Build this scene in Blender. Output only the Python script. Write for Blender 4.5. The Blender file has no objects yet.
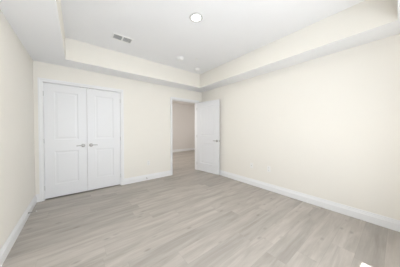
import bpy, bmesh, math
from mathutils import Vector, Matrix
C = bpy.context.scene
PI = math.pi
# ---------------------------------------------------------------- camera, world, sun, exposure
cam = bpy.data.cameras.new('camera'); co = bpy.data.objects.new('camera', cam); C.collection.objects.link(co)
co.location = (0, 0, 1.2616)
co.rotation_euler = (PI/2 - 0.0176, 0, -0.6678)
cam.sensor_width = 36; cam.lens = 155.87/400*36; cam.shift_y = -1.14/400; cam.clip_start = 0.02
C.camera = co
C.view_settings.view_transform = 'Standard'; C.view_settings.look = 'None'
C.view_settings.gamma = 1; C.view_settings.use_curve_mapping = False
EXPOSURE = 0.04
C.view_settings.exposure = EXPOSURE
w = bpy.data.worlds.new('daylight'); C.world = w; w.use_nodes = True
wb = w.node_tree.nodes['Background']; wb.inputs[0].default_value = (0.91, 0.975, 1.06, 1); wb.inputs[1].default_value = 4.0
SUN_EL = math.atan(2.05/0.730)
sl = bpy.data.lights.new('sun', 'SUN'); sl.energy = 26; sl.angle = math.radians(0.53); sl.color = (1, .97, .94)
so = bpy.data.objects.new('sun', sl); C.collection.objects.link(so); so.location = (1.2, -3, 8)
so.rotation_euler = Vector((0, math.cos(SUN_EL), -math.sin(SUN_EL))).to_track_quat('-Z', 'Y').to_euler()
def area(name, loc, rot, sx, sy, watts, col=(1, 1, 1), portal=False):
    l = bpy.data.lights.new(name, 'AREA'); l.shape = 'RECTANGLE'; l.size = sx; l.size_y = sy; l.energy = watts; l.color = col
    if portal: l.cycles.is_portal = True
    o = bpy.data.objects.new(name, l); C.collection.objects.link(o); o.location = loc; o.rotation_euler = rot
    return o
# area lamp added outside the double window behind the camera, boosting its daylight
area('window_daylight_boost', (0.40, -0.60, 1.40), (PI/2, 0, 0), 1.4, 1.5, 31, (0.92, 0.98, 1.05))
area('hall_fill_right', (6.3, 6.0, 1.5), (PI/2, 0, PI/2), 1.6, 1.6, 16, (1, .98, .97))  # added unseen fill lamp brightening the far hall wall; no window here
area('hall_fill_left', (1.45, 6.0, 1.5), (PI/2, 0, -PI/2), 1.6, 1.6, 46, (1, .98, .97))  # second added fill, in front of the solid left hall wall, lights the open door

# ---------------------------------------------------------------- measures
XL, XR, Y, YN, H = -0.578, 3.12, 3.8655, -0.40, 2.44
TL, TR, TB, TN, ZT = -0.138, 2.724, 3.464, 0.016, 2.808
WT = 0.12; HALL_Y = 7.77; HX0, HX1, HZ = 1.25, 6.4, 2.75

# ---------------------------------------------------------------- materials
def mat(name, col, rough=.5, metal=0, bump=0, bscale=200, var=0, emit=0):
    m = bpy.data.materials.new(name); m.use_nodes = True; n = m.node_tree.nodes; L = m.node_tree.links
    b = n['Principled BSDF']; b.inputs['Base Color'].default_value = (*col, 1)
    b.inputs['Roughness'].default_value = rough; b.inputs['Metallic'].default_value = metal
    if emit:
        b.inputs['Emission Color'].default_value = (1, .97, .92, 1); b.inputs['Emission Strength'].default_value = emit
    tc = n.new('ShaderNodeTexCoord')
    if var:
        t = n.new('ShaderNodeTexNoise'); t.inputs['Scale'].default_value = 2.5; L.new(tc.outputs['Object'], t.inputs['Vector'])
        r = n.new('ShaderNodeMapRange'); r.inputs['To Min'].default_value = 1-var; r.inputs['To Max'].default_value = 1+var
        L.new(t.outputs['Fac'], r.inputs['Value'])
        v = n.new('ShaderNodeVectorMath'); v.operation = 'SCALE'; v.inputs[0].default_value = col
        L.new(r.outputs['Result'], v.inputs['Scale']); L.new(v.outputs['Vector'], b.inputs['Base Color'])
    if bump:
        t = n.new('ShaderNodeTexNoise'); t.inputs['Scale'].default_value = bscale; L.new(tc.outputs['Object'], t.inputs['Vector'])
        k = n.new('ShaderNodeBump'); k.inputs['Strength'].default_value = bump; k.inputs['Distance'].default_value = .002
        L.new(t.outputs['Fac'], k.inputs['Height']); L.new(k.outputs['Normal'], b.inputs['Normal'])
    return m
M_WALL = mat('wall_paint', (.848, .820, .757), .75, bump=.15, bscale=160, var=.01)
M_CEIL = mat('ceiling_paint', (.89, .895, .905), .85, bump=.2, bscale=120, var=.01)
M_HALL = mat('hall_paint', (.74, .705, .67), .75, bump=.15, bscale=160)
M_TRIM = mat('white_trim_paint', (.85, .85, .85), .35, var=.01)
M_DOOR = mat('white_door_paint', (.805, .81, .82), .38, bump=.05, bscale=300)
M_NICKEL = mat('satin_nickel', (.40, .39, .37), .32, 1)
M_PLATE = mat('white_plastic', (.90, .90, .89), .35)
M_RING = mat('lamp_trim_enamel', (.72, .72, .71), .45)
M_OUTLET = mat('ivory_outlet_plastic', (.86, .85, .82), .35)
M_SLOT = mat('dark_slot', (.06, .06, .06), .6)
M_GRILLE = mat('vent_grille_enamel', (.84, .84, .84), .5)
M_DUCT = mat('duct_interior', (.5, .5, .5), .8)
M_RUBBER = mat('rubber_tip', (.75, .75, .74), .6)
M_LENS = mat('lamp_lens', (1, 1, 1), .4, emit=14)
M_DARK = mat('closet_interior_paint', (.6, .58, .55), .8)
def glass():
    m = bpy.data.materials.new('window_glass'); m.use_nodes = True; n = m.node_tree.nodes; L = m.node_tree.links
    n.remove(n['Principled BSDF']); out = n['Material Output']
    t = n.new('ShaderNodeBsdfTransparent'); g = n.new('ShaderNodeBsdfGlossy'); g.inputs['Roughness'].default_value = .02
    x = n.new('ShaderNodeMixShader'); x.inputs[0].default_value = .06
    L.new(t.outputs[0], x.inputs[1]); L.new(g.outputs[0], x.inputs[2]); L.new(x.outputs[0], out.inputs[0]); return m
M_GLASS = glass()
def floor_mat():
    m = bpy.data.materials.new('greige_vinyl_planks'); m.use_nodes = True; n = m.node_tree.nodes; L = m.node_tree.links
    b = n['Principled BSDF']
    def N(t, **k):
        x = n.new('ShaderNode'+t)
        for a, v in k.items(): setattr(x, a, v)
        return x
    def math_(op, a, c=None, d=None):
        x = N('Math', operation=op)
        for i, v in enumerate((a, c, d)):
            if v is None: continue
            if isinstance(v, (int, float)): x.inputs[i].default_value = v
            else: L.new(v, x.inputs[i])
        return x.outputs[0]
    tc = N('TexCoord'); sp = N('SeparateXYZ'); L.new(tc.outputs['Object'], sp.inputs[0])
    PW, PL = .19, 1.50
    row = math_('FLOOR', math_('DIVIDE', math_('ADD', sp.outputs['Y'], 5.07), PW))
    fy = math_('FRACT', math_('DIVIDE', math_('ADD', sp.outputs['Y'], 5.07), PW))
    wn = N('TexWhiteNoise', noise_dimensions='1D'); L.new(row, wn.inputs['W'])
    xs = math_('DIVIDE', math_('ADD', math_('ADD', sp.outputs['X'], 20), math_('MULTIPLY', wn.outputs['Value'], PL)), PL)
    col = math_('FLOOR', xs); fx = math_('FRACT', xs)
    cv = N('CombineXYZ'); L.new(row, cv.inputs[0]); L.new(col, cv.inputs[1])
    pr = N('TexWhiteNoise', noise_dimensions='3D'); L.new(cv.outputs[0], pr.inputs['Vector'])
    # per-plank offset for the grain
    off = N('VectorMath', operation='SCALE'); off.inputs['Scale'].default_value = 37; L.new(pr.outputs['Color'], off.inputs[0])
    def grain(sx, sy, scale, detail, rough=.6, dist=0):
        s = N('VectorMath', operation='MULTIPLY'); s.inputs[1].default_value = (sx, sy, 1); L.new(tc.outputs['Object'], s.inputs[0])
        a = N('VectorMath', operation='ADD'); L.new(s.outputs[0], a.inputs[0]); L.new(off.outputs[0], a.inputs[1])
        t = N('TexNoise'); t.inputs['Scale'].default_value = scale; t.inputs['Detail'].default_value = detail
        t.inputs['Roughness'].default_value = rough; t.inputs['Distortion'].default_value = dist
        L.new(a.outputs[0], t.inputs['Vector']); return t.outputs['Fac'], a
    g1, av = grain(1.0, 7, 1.6, 3, .55, .6)     # broad cathedral streaks
    g2, _ = grain(2.0, 45, 2.2, 4, .65)         # fine grain
    vo = N('TexVoronoi'); vo.inputs['Scale'].default_value = 1.0
    ks = N('VectorMath', operation='MULTIPLY'); ks.inputs[1].default_value = (3.2, 7.0, 1); L.new(tc.outputs['Object'], ks.inputs[0])
    ka = N('VectorMath', operation='ADD'); L.new(ks.outputs[0], ka.inputs[0]); L.new(off.outputs[0], ka.inputs[1]); L.new(ka.outputs[0], vo.inputs['Vector'])
    kr = N('MapRange'); kr.inputs['From Min'].default_value = .03; kr.inputs['From Max'].default_value = .16
    kr.inputs['To Min'].default_value = 1; kr.inputs['To Max'].default_value = 0; L.new(vo.outputs['Distance'], kr.inputs['Value'])
    def rng(v, a, bb, c, d):
        r = N('MapRange'); r.inputs['From Min'].default_value = a; r.inputs['From Max'].default_value = bb
        r.inputs['To Min'].default_value = c; r.inputs['To Max'].default_value = d; L.new(v, r.inputs['Value']); return r.outputs['Result']
    v = math_('MULTIPLY', rng(pr.outputs['Value'], 0, 1, .89, 1.08), rng(g1, .3, .7, .85, 1.10))
    v = math_('MULTIPLY', v, rng(g2, .3, .7, .95, 1.05))
    v = math_('MULTIPLY', v, math_('SUBTRACT', 1, math_('MULTIPLY', kr.outputs['Result'], .28)))
    # seams
    ey = math_('MINIMUM', fy, math_('SUBTRACT', 1, fy)); ex = math_('MINIMUM', fx, math_('SUBTRACT', 1, fx))
    sy = rng(ey, 0, .012, .84, 1); sx = rng(ex, 0, .0015, .84, 1)
    v = math_('MULTIPLY', v, math_('MULTIPLY', sy, sx))
    mx = N('Mix', data_type='RGBA'); L.new(g1, mx.inputs['Factor'])
    mx.inputs['A'].default_value = (.407, .368, .323, 1); mx.inputs['B'].default_value = (.470, .435, .396, 1)
    s = N('VectorMath', operation='SCALE'); L.new(mx.outputs['Result'], s.inputs[0]); L.new(v, s.inputs['Scale'])
    L.new(s.outputs[0], b.inputs['Base Color'])
    b.inputs['Roughness'].default_value = .42; b.inputs['Specular IOR Level'].default_value = .35
    bp = N('Bump'); bp.inputs['Strength'].default_value = .15; bp.inputs['Distance'].default_value = .001
    L.new(g2, bp.inputs['Height']); L.new(bp.outputs['Normal'], b.inputs['Normal'])
    return m
M_FLOOR = floor_mat()

# ---------------------------------------------------------------- helpers
def box(bm, x0, x1, y0, y1, z0, z1):
    r = bmesh.ops.create_cube(bm, size=1)
    for v in r['verts']:
        v.co = Vector(((x0+x1)/2 + v.co.x*(x1-x0), (y0+y1)/2 + v.co.y*(y1-y0), (z0+z1)/2 + v.co.z*(z1-z0)))
    return r['verts']
def lathe(bm, prof, M=None, seg=32):      # prof: list of (radius, height) about local z
    rings = []
    for r, z in prof:
        if r < 1e-6: rings.append([bm.verts.new((0, 0, z))])
        else: rings.append([bm.verts.new((r*math.cos(2*PI*i/seg), r*math.sin(2*PI*i/seg), z)) for i in range(seg)])
    for a, b in zip(rings, rings[1:]):
        for i in range(seg):
            j = (i+1) % seg
            q = [a[i % len(a)], a[j % len(a)], b[j % len(b)], b[i % len(b)]]
            u = []
            for v in q:
                if v not in u: u.append(v)
            if len(u) > 2: bm.faces.new(u)
    if M is not None:
        for rg in rings:
            for v in rg: v.co = M @ v.co
def prism(bm, prof, M, length):           # prof (a, b) in the local xz plane, extruded along local y
    A = [bm.verts.new(M @ Vector((p[0], 0, p[1]))) for p in prof]; B = [bm.verts.new(M @ Vector((p[0], length, p[1]))) for p in prof]
    n = len(prof)
    for i in range(n): bm.faces.new((A[i], A[(i+1) % n], B[(i+1) % n], B[i]))
    bm.faces.new(A[::-1]); bm.faces.new(B)
def obj(name, bm, m, parent=None, smooth=False, bevel=0):
    bmesh.ops.recalc_face_normals(bm, faces=bm.faces)
    me = bpy.data.meshes.new(name); bm.to_mesh(me); bm.free()
    o = bpy.data.objects.new(name, me); C.collection.objects.link(o)
    for x in (m if isinstance(m, (list, tuple)) else [m]): me.materials.append(x)
    if parent: o.parent = parent
    if smooth:
        for p in me.polygons: p.use_smooth = True
        me.set_sharp_from_angle(angle=math.radians(40))
    if bevel:
        b = o.modifiers.new('bevel', 'BEVEL'); b.width = bevel; b.segments = 2; b.limit_method = 'ANGLE'
    return o
def tag(o, label, cat, group=None, kind=None):
    o['label'] = label; o['category'] = cat
    if group: o['group'] = group
    if kind: o['kind'] = kind
    return o
def empty(name, loc, rot=(0, 0, 0)):
    o = bpy.data.objects.new(name, None); C.collection.objects.link(o); o.location = loc; o.rotation_euler = rot; o.empty_display_size = .1
    return o
def copy_tree(o, parent=None):
    c = o.copy(); C.collection.objects.link(c); c.parent = parent
    for ch in [x for x in bpy.data.objects if x.parent == o]: copy_tree(ch, c)
    return c

# ---------------------------------------------------------------- structure
bm = bmesh.new(); box(bm, XL-WT, HX1+WT, YN-.15, HALL_Y+WT, -.08, 0)
tag(obj('floor', bm, M_FLOOR), 'greige wood-look plank floor running through the bedroom and into the hall', 'floor', kind='structure')
# back wall with closet and door openings
CX0, CX1, DH = -.469, .774, 2.105; EX0, EX1 = 2.07, 2.94
WY = Y + WT
bm = bmesh.new()
for a, b, z0 in ((XL-WT, CX0, 0), (CX0, CX1, DH), (CX1, EX0, 0), (EX0, EX1, DH), (EX1, HX1, 0)): box(bm, a, b, Y, WY, z0, 3.0)
bmesh.ops.remove_doubles(bm, verts=bm.verts, dist=1e-5)
tag(obj('wall_back', bm, M_WALL), 'cream painted wall with the white closet doors and the open doorway', 'wall', kind='structure')
bm = bmesh.new(); box(bm, XL-WT, XL, YN-.15, Y, 0, 3.0)
tag(obj('wall_left', bm, M_WALL), 'plain cream wall at the left of the closet', 'wall', kind='structure')
bm = bmesh.new(); box(bm, XR, XR+WT, YN-.15, Y, 0, 3.0)
tag(obj('wall_right', bm, M_WALL), 'long plain cream wall behind the open white door', 'wall', kind='structure')
WX0, WX1, WZ0, WZ1 = -.30, 2.16, .62, 2.20
bm = bmesh.new()
box(bm, XL, WX0, YN-.15, YN, 0, 3.0); box(bm, WX1, XR, YN-.15, YN, 0, 3.0)
box(bm, WX0, WX1, YN-.15, YN, 0, WZ0); box(bm, WX0, WX1, YN-.15, YN, WZ1, 3.0)
tag(obj('wall_near', bm, M_WALL), 'cream wall with the daylight window, behind the camera', 'wall', kind='structure')
# tray ceiling: white undersides, cream drop faces
bm = bmesh.new()
box(bm, XL, TL, YN, Y, H, ZT+.1); box(bm, TR, XR, YN, Y, H, ZT+.1)
box(bm, TL, TR, TB, Y, H, ZT+.1); box(bm, TL, TR, YN, TN, H, ZT+.1); box(bm, TL, TR, TN, TB, ZT, ZT+.1)
for f in bm.faces:
    f.normal_update(); f.material_index = 0 if abs(f.normal.z) > .5 else 1
o = obj('ceiling', bm, [M_CEIL, M_WALL]); tag(o, 'white tray ceiling with cream drop faces around the raised centre', 'ceiling', kind='structure')

# window behind the camera
wn = empty('window_1', (WX0, -.52, WZ0)); tag(wn, 'white double window in the wall behind the camera', 'window', kind='structure')
W_, H_ = WX1-WX0, WZ1-WZ0
bm = bmesh.new(); f = .05
box(bm, 0, f, -.03, .03, 0, H_); box(bm, W_-f, W_, -.03, .03, 0, H_); box(bm, f, W_-f, -.03, .03, 0, f)
box(bm, f, W_-f, -.02, .02, H_-.15, H_); box(bm, W_/2-.03, W_/2+.03, -.03, .03, f, H_-.15)
obj('window_frame', bm, M_TRIM, wn)
bm = bmesh.new(); box(bm, f, W_/2-.03, -.003, .003, f, H_-.15); box(bm, W_/2+.03, W_-f, -.003, .003, f, H_-.15)
obj('window_pane', bm, M_GLASS, wn)
bm = bmesh.new(); box(bm, -.04, W_+.04, .12, .17, -.03, 0); obj('window_sill', bm, M_TRIM, wn, bevel=.004)

# hall beyond the doorway
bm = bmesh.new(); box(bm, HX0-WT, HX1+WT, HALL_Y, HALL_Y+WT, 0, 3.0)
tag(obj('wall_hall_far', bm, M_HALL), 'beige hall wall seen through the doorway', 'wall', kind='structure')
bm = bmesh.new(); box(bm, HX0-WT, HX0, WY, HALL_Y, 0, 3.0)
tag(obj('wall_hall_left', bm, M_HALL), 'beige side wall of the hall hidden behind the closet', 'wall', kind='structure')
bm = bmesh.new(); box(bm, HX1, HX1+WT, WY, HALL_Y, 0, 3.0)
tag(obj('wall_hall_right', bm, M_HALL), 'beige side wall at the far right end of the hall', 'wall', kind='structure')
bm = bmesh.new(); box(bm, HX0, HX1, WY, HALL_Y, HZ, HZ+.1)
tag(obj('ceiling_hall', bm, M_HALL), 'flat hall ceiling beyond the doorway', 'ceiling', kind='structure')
# closet interior
bm = bmesh.new(); box(bm, XL-WT, XL, WY, WY+.65, 0, 3.0); box(bm, XL, HX0-WT, WY+.6, WY+.65, 0, 3.0); box(bm, XL, HX0-WT, WY, WY+.6, H, H+.1)
tag(obj('wall_closet', bm, M_DARK), 'inner shell of the closet behind the white double doors', 'wall', kind='structure')

# baseboards (profile: x = out of the wall, z = up)
BB = [(0, 0), (.017, 0), (.017, .092), (.0115, .097), (.0115, .106), (.0095, .112), (.0060, .120), (.0060, .131), (.004, .138), (0, .138)]
def run(name, label, segs):
    bm = bmesh.new()
    for (px, py, ang, ln) in segs:         # start point; local x (out of the wall) rotated by ang about z
        prism(bm, BB, Matrix.Translation((px, py, 0)) @ Matrix.Rotation(ang, 4, 'Z'), ln)
    tag(obj(name, bm, M_TRIM), label, 'baseboard', kind='structure')
run('baseboard_left', 'white baseboard along the left wall', [(XL, YN, 0, Y-YN-.017)])
run('baseboard_right', 'white baseboard along the long right wall', [(XR, Y-.016, PI, Y-YN-.017)])
run('baseboard_back', 'white baseboard between the closet casing and the doorway',
    [(XL, Y, -PI/2, -.528-XL), (.833, Y, -PI/2, 2.012-.833), (2.999, Y, -PI/2, XR-2.999)])
run('baseboard_near', 'white baseboard under the window behind the camera', [(XR-.016, YN, PI/2, XR-XL-.032)])
run('baseboard_hall', 'white baseboard along the far hall wall', [(HX0, HALL_Y, -PI/2, HX1-HX0)])

# door casings and jambs
def casing(name, label, x0, x1, z1, w, back=True):
    bm = bmesh.new()
    def leg(side):                         # profile across the width, extruded up
        d = -1 if side < 0 else 1
        e = x0 if side < 0 else x1
        for yy, s in ((Y, -1), (WY, 1)) if back else ((Y, -1),):
            pr = [(0, 0), (0, .009), (.006, .012), (w*.45, .013), (w*.62, .018), (w, .018), (w, 0)]
            lo = [bm.verts.new((e+d*a, yy+s*b, 0)) for a, b in pr]
            hi = [bm.verts.new((e+d*a, yy+s*b, z1+a)) for a, b in pr]
            n = len(pr)
            for i in range(n): bm.faces.new((lo[i], lo[(i+1) % n], hi[(i+1) % n], hi[i]))
            bm.faces.new(lo[::-1]); bm.faces.new(hi)
    leg(-1); leg(1)
    for yy, s in ((Y, -1), (WY, 1)) if back else ((Y, -1),):
        pr = [(0, 0), (0, .009), (.006, .012), (w*.45, .013), (w*.62, .018), (w, .018), (w, 0)]
        A = [bm.verts.new((x0-a, yy+s*b, z1+a)) for a, b in pr]; B = [bm.verts.new((x1+a, yy+s*b, z1+a)) for a, b in pr]
        n = len(pr)
        for i in range(n): bm.faces.new((A[i], A[(i+1) % n], B[(i+1) % n], B[i]))
        bm.faces.new(A[::-1]); bm.faces.new(B)
    # jamb lining
    t = .006
    box(bm, x0-.0005, x0+t, Y-.002, WY+.002, 0, z1); box(bm, x1-t, x1+.0005, Y-.002, WY+.002, 0, z1); box(bm, x0+t, x1-t, Y-.002, WY+.002, z1-t, z1+.0005)
    sy = Y+.05                             # stop strip
    box(bm, x0+t, x0+t+.010, sy, sy+.03, 0, z1-t); box(bm, x1-t-.010, x1-t, sy, sy+.03, 0, z1-t); box(bm, x0+t+.010, x1-t-.010, sy, sy+.03, z1-t-.010, z1-t)
    o = obj(name, bm, M_TRIM); tag(o, label, 'door casing', kind='structure'); return o
casing('trim_1', 'white casing around the closet double doors', CX0, CX1, DH, .056)
casing('trim_2', 'white casing around the open doorway to the hall', EX0, EX1, DH, .056)

# ---------------------------------------------------------------- doors
def ring(bm, r0, d0, r1, d1, s, t):        # rect ring in xz; depth along y from the face
    def vs(r, d):
        y = d if s < 0 else t-d
        return [bm.verts.new((r[0], y, r[2])), bm.verts.new((r[1], y, r[2])), bm.verts.new((r[1], y, r[3])), bm.verts.new((r[0], y, r[3]))]
    a, b = vs(r0, d0), vs(r1, d1)
    for i in range(4): bm.faces.new((a[i], a[(i+1) % 4], b[(i+1) % 4], b[i]))
def inset(r, k): return (r[0]+k, r[1]-k, r[2]+k, r[3]-k)
def panel_mesh(r, s, t, groove=0, dp=.006):
    bm = bmesh.new()
    ring(bm, r, 0, inset(r, .012), dp, s, t); ring(bm, inset(r, .012), dp, inset(r, .028), dp, s, t)
    ring(bm, inset(r, .028), dp, inset(r, .050), .003, s, t)
    q = inset(r, .050); n = 4; g = .006
    xs = []
    for i in range(n):
        a = q[0]+(q[1]-q[0])*i/n; b = q[0]+(q[1]-q[0])*(i+1)/n
        xs += [(a if i == 0 else a+g, .003), (b if i == n-1 else b-g, .003)]
        if i < n-1: xs.append((b, .003+groove))
    yy = lambda d: d if s < 0 else t-d
    lo = [bm.verts.new((x, yy(d), q[2])) for x, d in xs]; hi = [bm.verts.new((x, yy(d), q[3])) for x, d in xs]
    for i in range(len(xs)-1): bm.faces.new((lo[i], lo[i+1], hi[i+1], hi[i]))
    return bm
def lever_mesh(d):                         # sticks out along -y, lever runs along d*x
    bm = bmesh.new()
    lathe(bm, [(0, 0), (.010, 0), (.010, .050), (.008, .054), (0, .054)], Matrix.Rotation(PI/2, 4, 'X'), 20)
    n = 10; prev = None
    for i in range(n+1):
        u = i/n; x = d*(-.010 + u*.118); y = -.046 - .004*math.sin(u*PI); hh = .0105*(1-.35*u); th = .006*(1-.2*u); z = .003*math.sin(u*PI)
        rg = [bm.verts.new((x, y+th*math.cos(k*PI/4), z+hh*math.sin(k*PI/4))) for k in range(8)]
        if prev:
            for k in range(8): bm.faces.new((prev[k], prev[(k+1) % 8], rg[(k+1) % 8], rg[k]))
        else: bm.faces.new(rg)
        prev = rg
    bm.faces.new(prev)
    return bm
def rose_mesh():
    bm = bmesh.new(); lathe(bm, [(0, 0), (.033, 0), (.033, .006), (.029, .010), (.014, .012), (0, .012)], Matrix.Rotation(PI/2, 4, 'X'), 32); return bm
def door(name, label, w, h, loc, rot, hx, hd, hinge_x, z0=.0, both=False, hinge_side=-1):
    t = .035
    root = empty(name, loc, rot); tag(root, label, 'door', kind='structure')
    st = .135 if w < .7 else .15
    P = [(st+.0, w-st-.0, .255, .862), (st, w-st, 1.075, 1.955)]
    bm = bmesh.new()
    box(bm, 0, w, .011, t-.011, z0, h)
    for s in (-1, 1):
        y0, y1 = (0, .011) if s < 0 else (t-.011, t)
        box(bm, 0, st, y0, y1, z0, h); box(bm, w-st, w, y0, y1, z0, h)
        box(bm, st, w-st, y0, y1, z0, P[0][2]); box(bm, st, w-st, y0, y1, P[0][3], P[1][2]); box(bm, st, w-st, y0, y1, P[1][3], h)
    obj('door_slab', bm, M_DOOR, root)
    for r in P:
        for s in (-1, 1): obj('panel', panel_mesh(r, s, t, .003 if both else 0, .010 if both else .0055), M_DOOR, root)
    hz = .948
    for s in ((-1, 1) if both else (-1,)):
        hn = obj('handle', lever_mesh(hd), M_NICKEL, root, smooth=True); rs = obj('rose', rose_mesh(), M_NICKEL, hn, smooth=True)
        hn.location = (hx, 0 if s < 0 else t, hz); hn['label'] = 'satin nickel lever handle'
        if s > 0: hn.rotation_euler = (PI, 0, 0)
    if both:
        bm = bmesh.new(); box(bm, w, w+.0015, .006, t-.006, hz-.03, hz+.03); box(bm, w, w+.010, .012, t-.012, hz-.010, hz+.010)
        obj('latch_plate', bm, M_NICKEL, root)
    for z in (.22, 1.06, 1.90):
        bm = bmesh.new(); lathe(bm, [(0, -.042), (.0045, -.042), (.0045, .042), (0, .042)], Matrix.Translation((hinge_x, hinge_side*.004 if hinge_side < 0 else t+.004, z)), 12)
        o = obj('hinge', bm, M_NICKEL, root, smooth=True)
    return root
g = .009
lw = (.159-.0025)-(CX0+g)
rw = (CX1-g)-(.159+.0025)
d1 = door('door_1', 'left white two-panel closet door, beside the left wall', lw, DH-.013, (CX0+g, Y+.008, 0), (0, 0, 0), lw-.062, -1, .0-.003, z0=.024)
d2 = door('door_2', 'right white two-panel closet door, nearer the doorway', rw, DH-.013, (.159+.0025, Y+.008, 0), (0, 0, 0), .062, 1, rw+.003, z0=.024)
for dd, x0, x1 in ((d1, lw-.115, lw-.035), (d2, .035, .115)):
    bm = bmesh.new(); box(bm, x0, x1, -.003, .012, DH-.0125, DH-.0065); obj('ball_catch', bm, M_NICKEL, dd)
HX, HY = 2.926, Y-.004
LX, LY = 3.046, 3.030
ln = math.hypot(LX-HX, LY-HY)
d3 = door('door_3', 'open white two-panel door standing against the right wall', ln, 2.09, (HX, HY, 0), (0, 0, math.atan2(LY-HY, LX-HX)), ln-.062, -1, .0, z0=.012, both=True)

# ---------------------------------------------------------------- ceiling fittings
LCX, LCY = 1.308, 1.745
dl = empty('recessed_light', (LCX, LCY, ZT)); tag(dl, 'lit round recessed light in the middle of the tray ceiling', 'ceiling light')
dn = Matrix.Rotation(PI, 4, 'X')
bm = bmesh.new(); lathe(bm, [(.061, .0), (.061, .006), (.074, .009), (.088, .006), (.095, .0), (.061, 0)], dn, 48); obj('trim_ring', bm, M_RING, dl, smooth=True)
bm = bmesh.new(); lathe(bm, [(0, .0003), (.061, .0003), (.061, .0010), (0, .0010)], dn, 48); obj('lens', bm, M_LENS, dl, smooth=True)
def detector(x, y, r, h, label):
    e = empty('smoke_detector', (x, y, ZT)); tag(e, label, 'smoke detector')
    bm = bmesh.new(); lathe(bm, [(0, 0), (r, 0), (r, .008), (r*.94, .011), (0, .011)], dn, 40); obj('base', bm, M_PLATE, e, smooth=True)
    bm = bmesh.new(); lathe(bm, [(0, .011), (r*.86, .011), (r*.84, h*.7), (r*.66, h*.93), (r*.3, h), (0, h)], dn, 40); obj('cover', bm, M_PLATE, e, smooth=True)
    bm = bmesh.new(); lathe(bm, [(0, h-.001), (.012, h-.001), (.010, h+.003), (0, h+.003)], dn, 16); obj('test_button', bm, M_GRILLE, e, smooth=True)
detector(1.762, 2.925, .082, .050, 'larger white round smoke detector, nearer the ceiling vent')
detector(2.420, 3.180, .076, .045, 'white round smoke detector close to the tray ceiling corner')
bm = bmesh.new(); lathe(bm, [(0, 0), (.030, 0), (.030, .008), (.024, .012), (0, .013)], dn, 28)
o = obj('sprinkler_cover', bm, M_PLATE, smooth=True); o.location = (2.066, 2.755, ZT); tag(o, 'small flat round cover plate on the ceiling between the two detectors', 'cover plate')
# air vent: two louvre banks in one frame
ve = empty('air_vent', (.622, 2.915, ZT)); tag(ve, 'rectangular white ceiling air vent with two louvre banks', 'air vent')
bm = bmesh.new(); a, b = .158, .090
for x0, x1, y0, y1 in ((-a, a, b-.022, b), (-a, a, -b, -b+.022), (-a, -a+.022, -b+.022, b-.022), (a-.022, a, -b+.022, b-.022), (-.012, .012, -b+.022, b-.022)):
    box(bm, x0, x1, y0, y1, -.008, 0)
obj('frame', bm, M_PLATE, ve, bevel=.002)
bm = bmesh.new(); box(bm, -a+.01, a-.01, -b+.01, b-.01, -.0015, -.0005); obj('duct_back', bm, M_DUCT, ve)
for x0, x1 in ((-a+.022, -.012), (.012, a-.022)):
    bm = bmesh.new()
    for i in range(9):
        yy = -b+.030 + i*(2*b-.060)/8
        vs = box(bm, x0, x1, -.008, .008, -.0008, .0008)
        R = Matrix.Translation((0, yy, -.006)) @ Matrix.Rotation(math.radians(28), 4, 'X')
        for v in vs: v.co = R @ v.co
    obj('louvre', bm, M_GRILLE, ve)

# ---------------------------------------------------------------- outlets
def outlet(loc, rz, label, kind='duplex'):
    e = empty('wall_outlet' if kind == 'duplex' else 'cable_outlet', loc, (0, 0, rz)); tag(e, label, 'outlet')   # faces local -y
    bm = bmesh.new(); box(bm, -.036, .036, -.006, 0, -.059, .059); obj('cover_plate', bm, M_OUTLET, e, bevel=.003)
    if kind == 'duplex':
        for z in (-.026, .026):
            bm = bmesh.new()
            lathe(bm, [(0, 0), (.017, 0), (.017, .003), (0, .003)], Matrix.Translation((0, -.006, z)) @ Matrix.Rotation(PI/2, 4, 'X'), 24)
            r = obj('receptacle', bm, M_OUTLET, e)
            bm = bmesh.new()
            for x in (-.0065, .0065): box(bm, x-.0013, x+.0013, -.0096, -.0088, z-.001, z+.009)
            box(bm, -.0025, .0025, -.0096, -.0088, z-.011, z-.006)
            obj('slot', bm, M_SLOT, r)
    else:
        bm = bmesh.new(); lathe(bm, [(0, 0), (.006, 0), (.006, .010), (.003, .010), (0, .010)], Matrix.Translation((0, -.006, 0)) @ Matrix.Rotation(PI/2, 4, 'X'), 16)
        obj('jack', bm, M_NICKEL, e, smooth=True)
outlet((XR, 1.645, .445), -PI/2, 'white outlet plate on the right wall, the one nearer the camera')
outlet((XR, 2.051, .445), -PI/2, 'white outlet plate on the right wall, the one nearer the open door', 'jack')
outlet((1.399, Y, .430), 0, 'white outlet plate on the wall between closet and doorway')

# ---------------------------------------------------------------- door stops
def stop(loc, rot, label, ln=.075):
    e = empty('door_stop', loc, rot); tag(e, label, 'door stop')      # points along local z
    bm = bmesh.new(); lathe(bm, [(0, 0), (.011, 0), (.011, .004), (.006, .007), (0, .007)], None, 20); obj('base', bm, M_NICKEL, e, smooth=True)
    bm = bmesh.new(); pr = []
    k = 14
    for i in range(k*2+1): pr.append((.0045 + (.0018 if i % 2 else 0), .007 + (ln-.018)*i/(k*2)))
    lathe(bm, [(0, .007)]+pr+[(0, ln-.011)], None, 14); obj('spring', bm, M_NICKEL, e, smooth=True)
    bm = bmesh.new(); lathe(bm, [(0, ln-.012), (.007, ln-.012), (.0075, ln-.002), (.005, ln), (0, ln)], None, 16); obj('rubber_tip', bm, M_RUBBER, e, smooth=True)
stop((XL+.0155, 3.25, .07), (0, PI/2, 0), ln=.09, label='small metal spring door stop on the left baseboard near the closet')
stop((1.345, Y-.0155, .06), (PI/2, 0, 0), 'small metal spring door stop on the baseboard between closet and doorway')
# light of the ceiling lamp
ll = bpy.data.lights.new('recessed_lamp', 'AREA'); ll.shape = 'DISK'; ll.size = .12; ll.energy = 12; ll.color = (1, .96, .9)
lo = bpy.data.objects.new('recessed_lamp', ll); C.collection.objects.link(lo); lo.location = (LCX, LCY, ZT-.012)
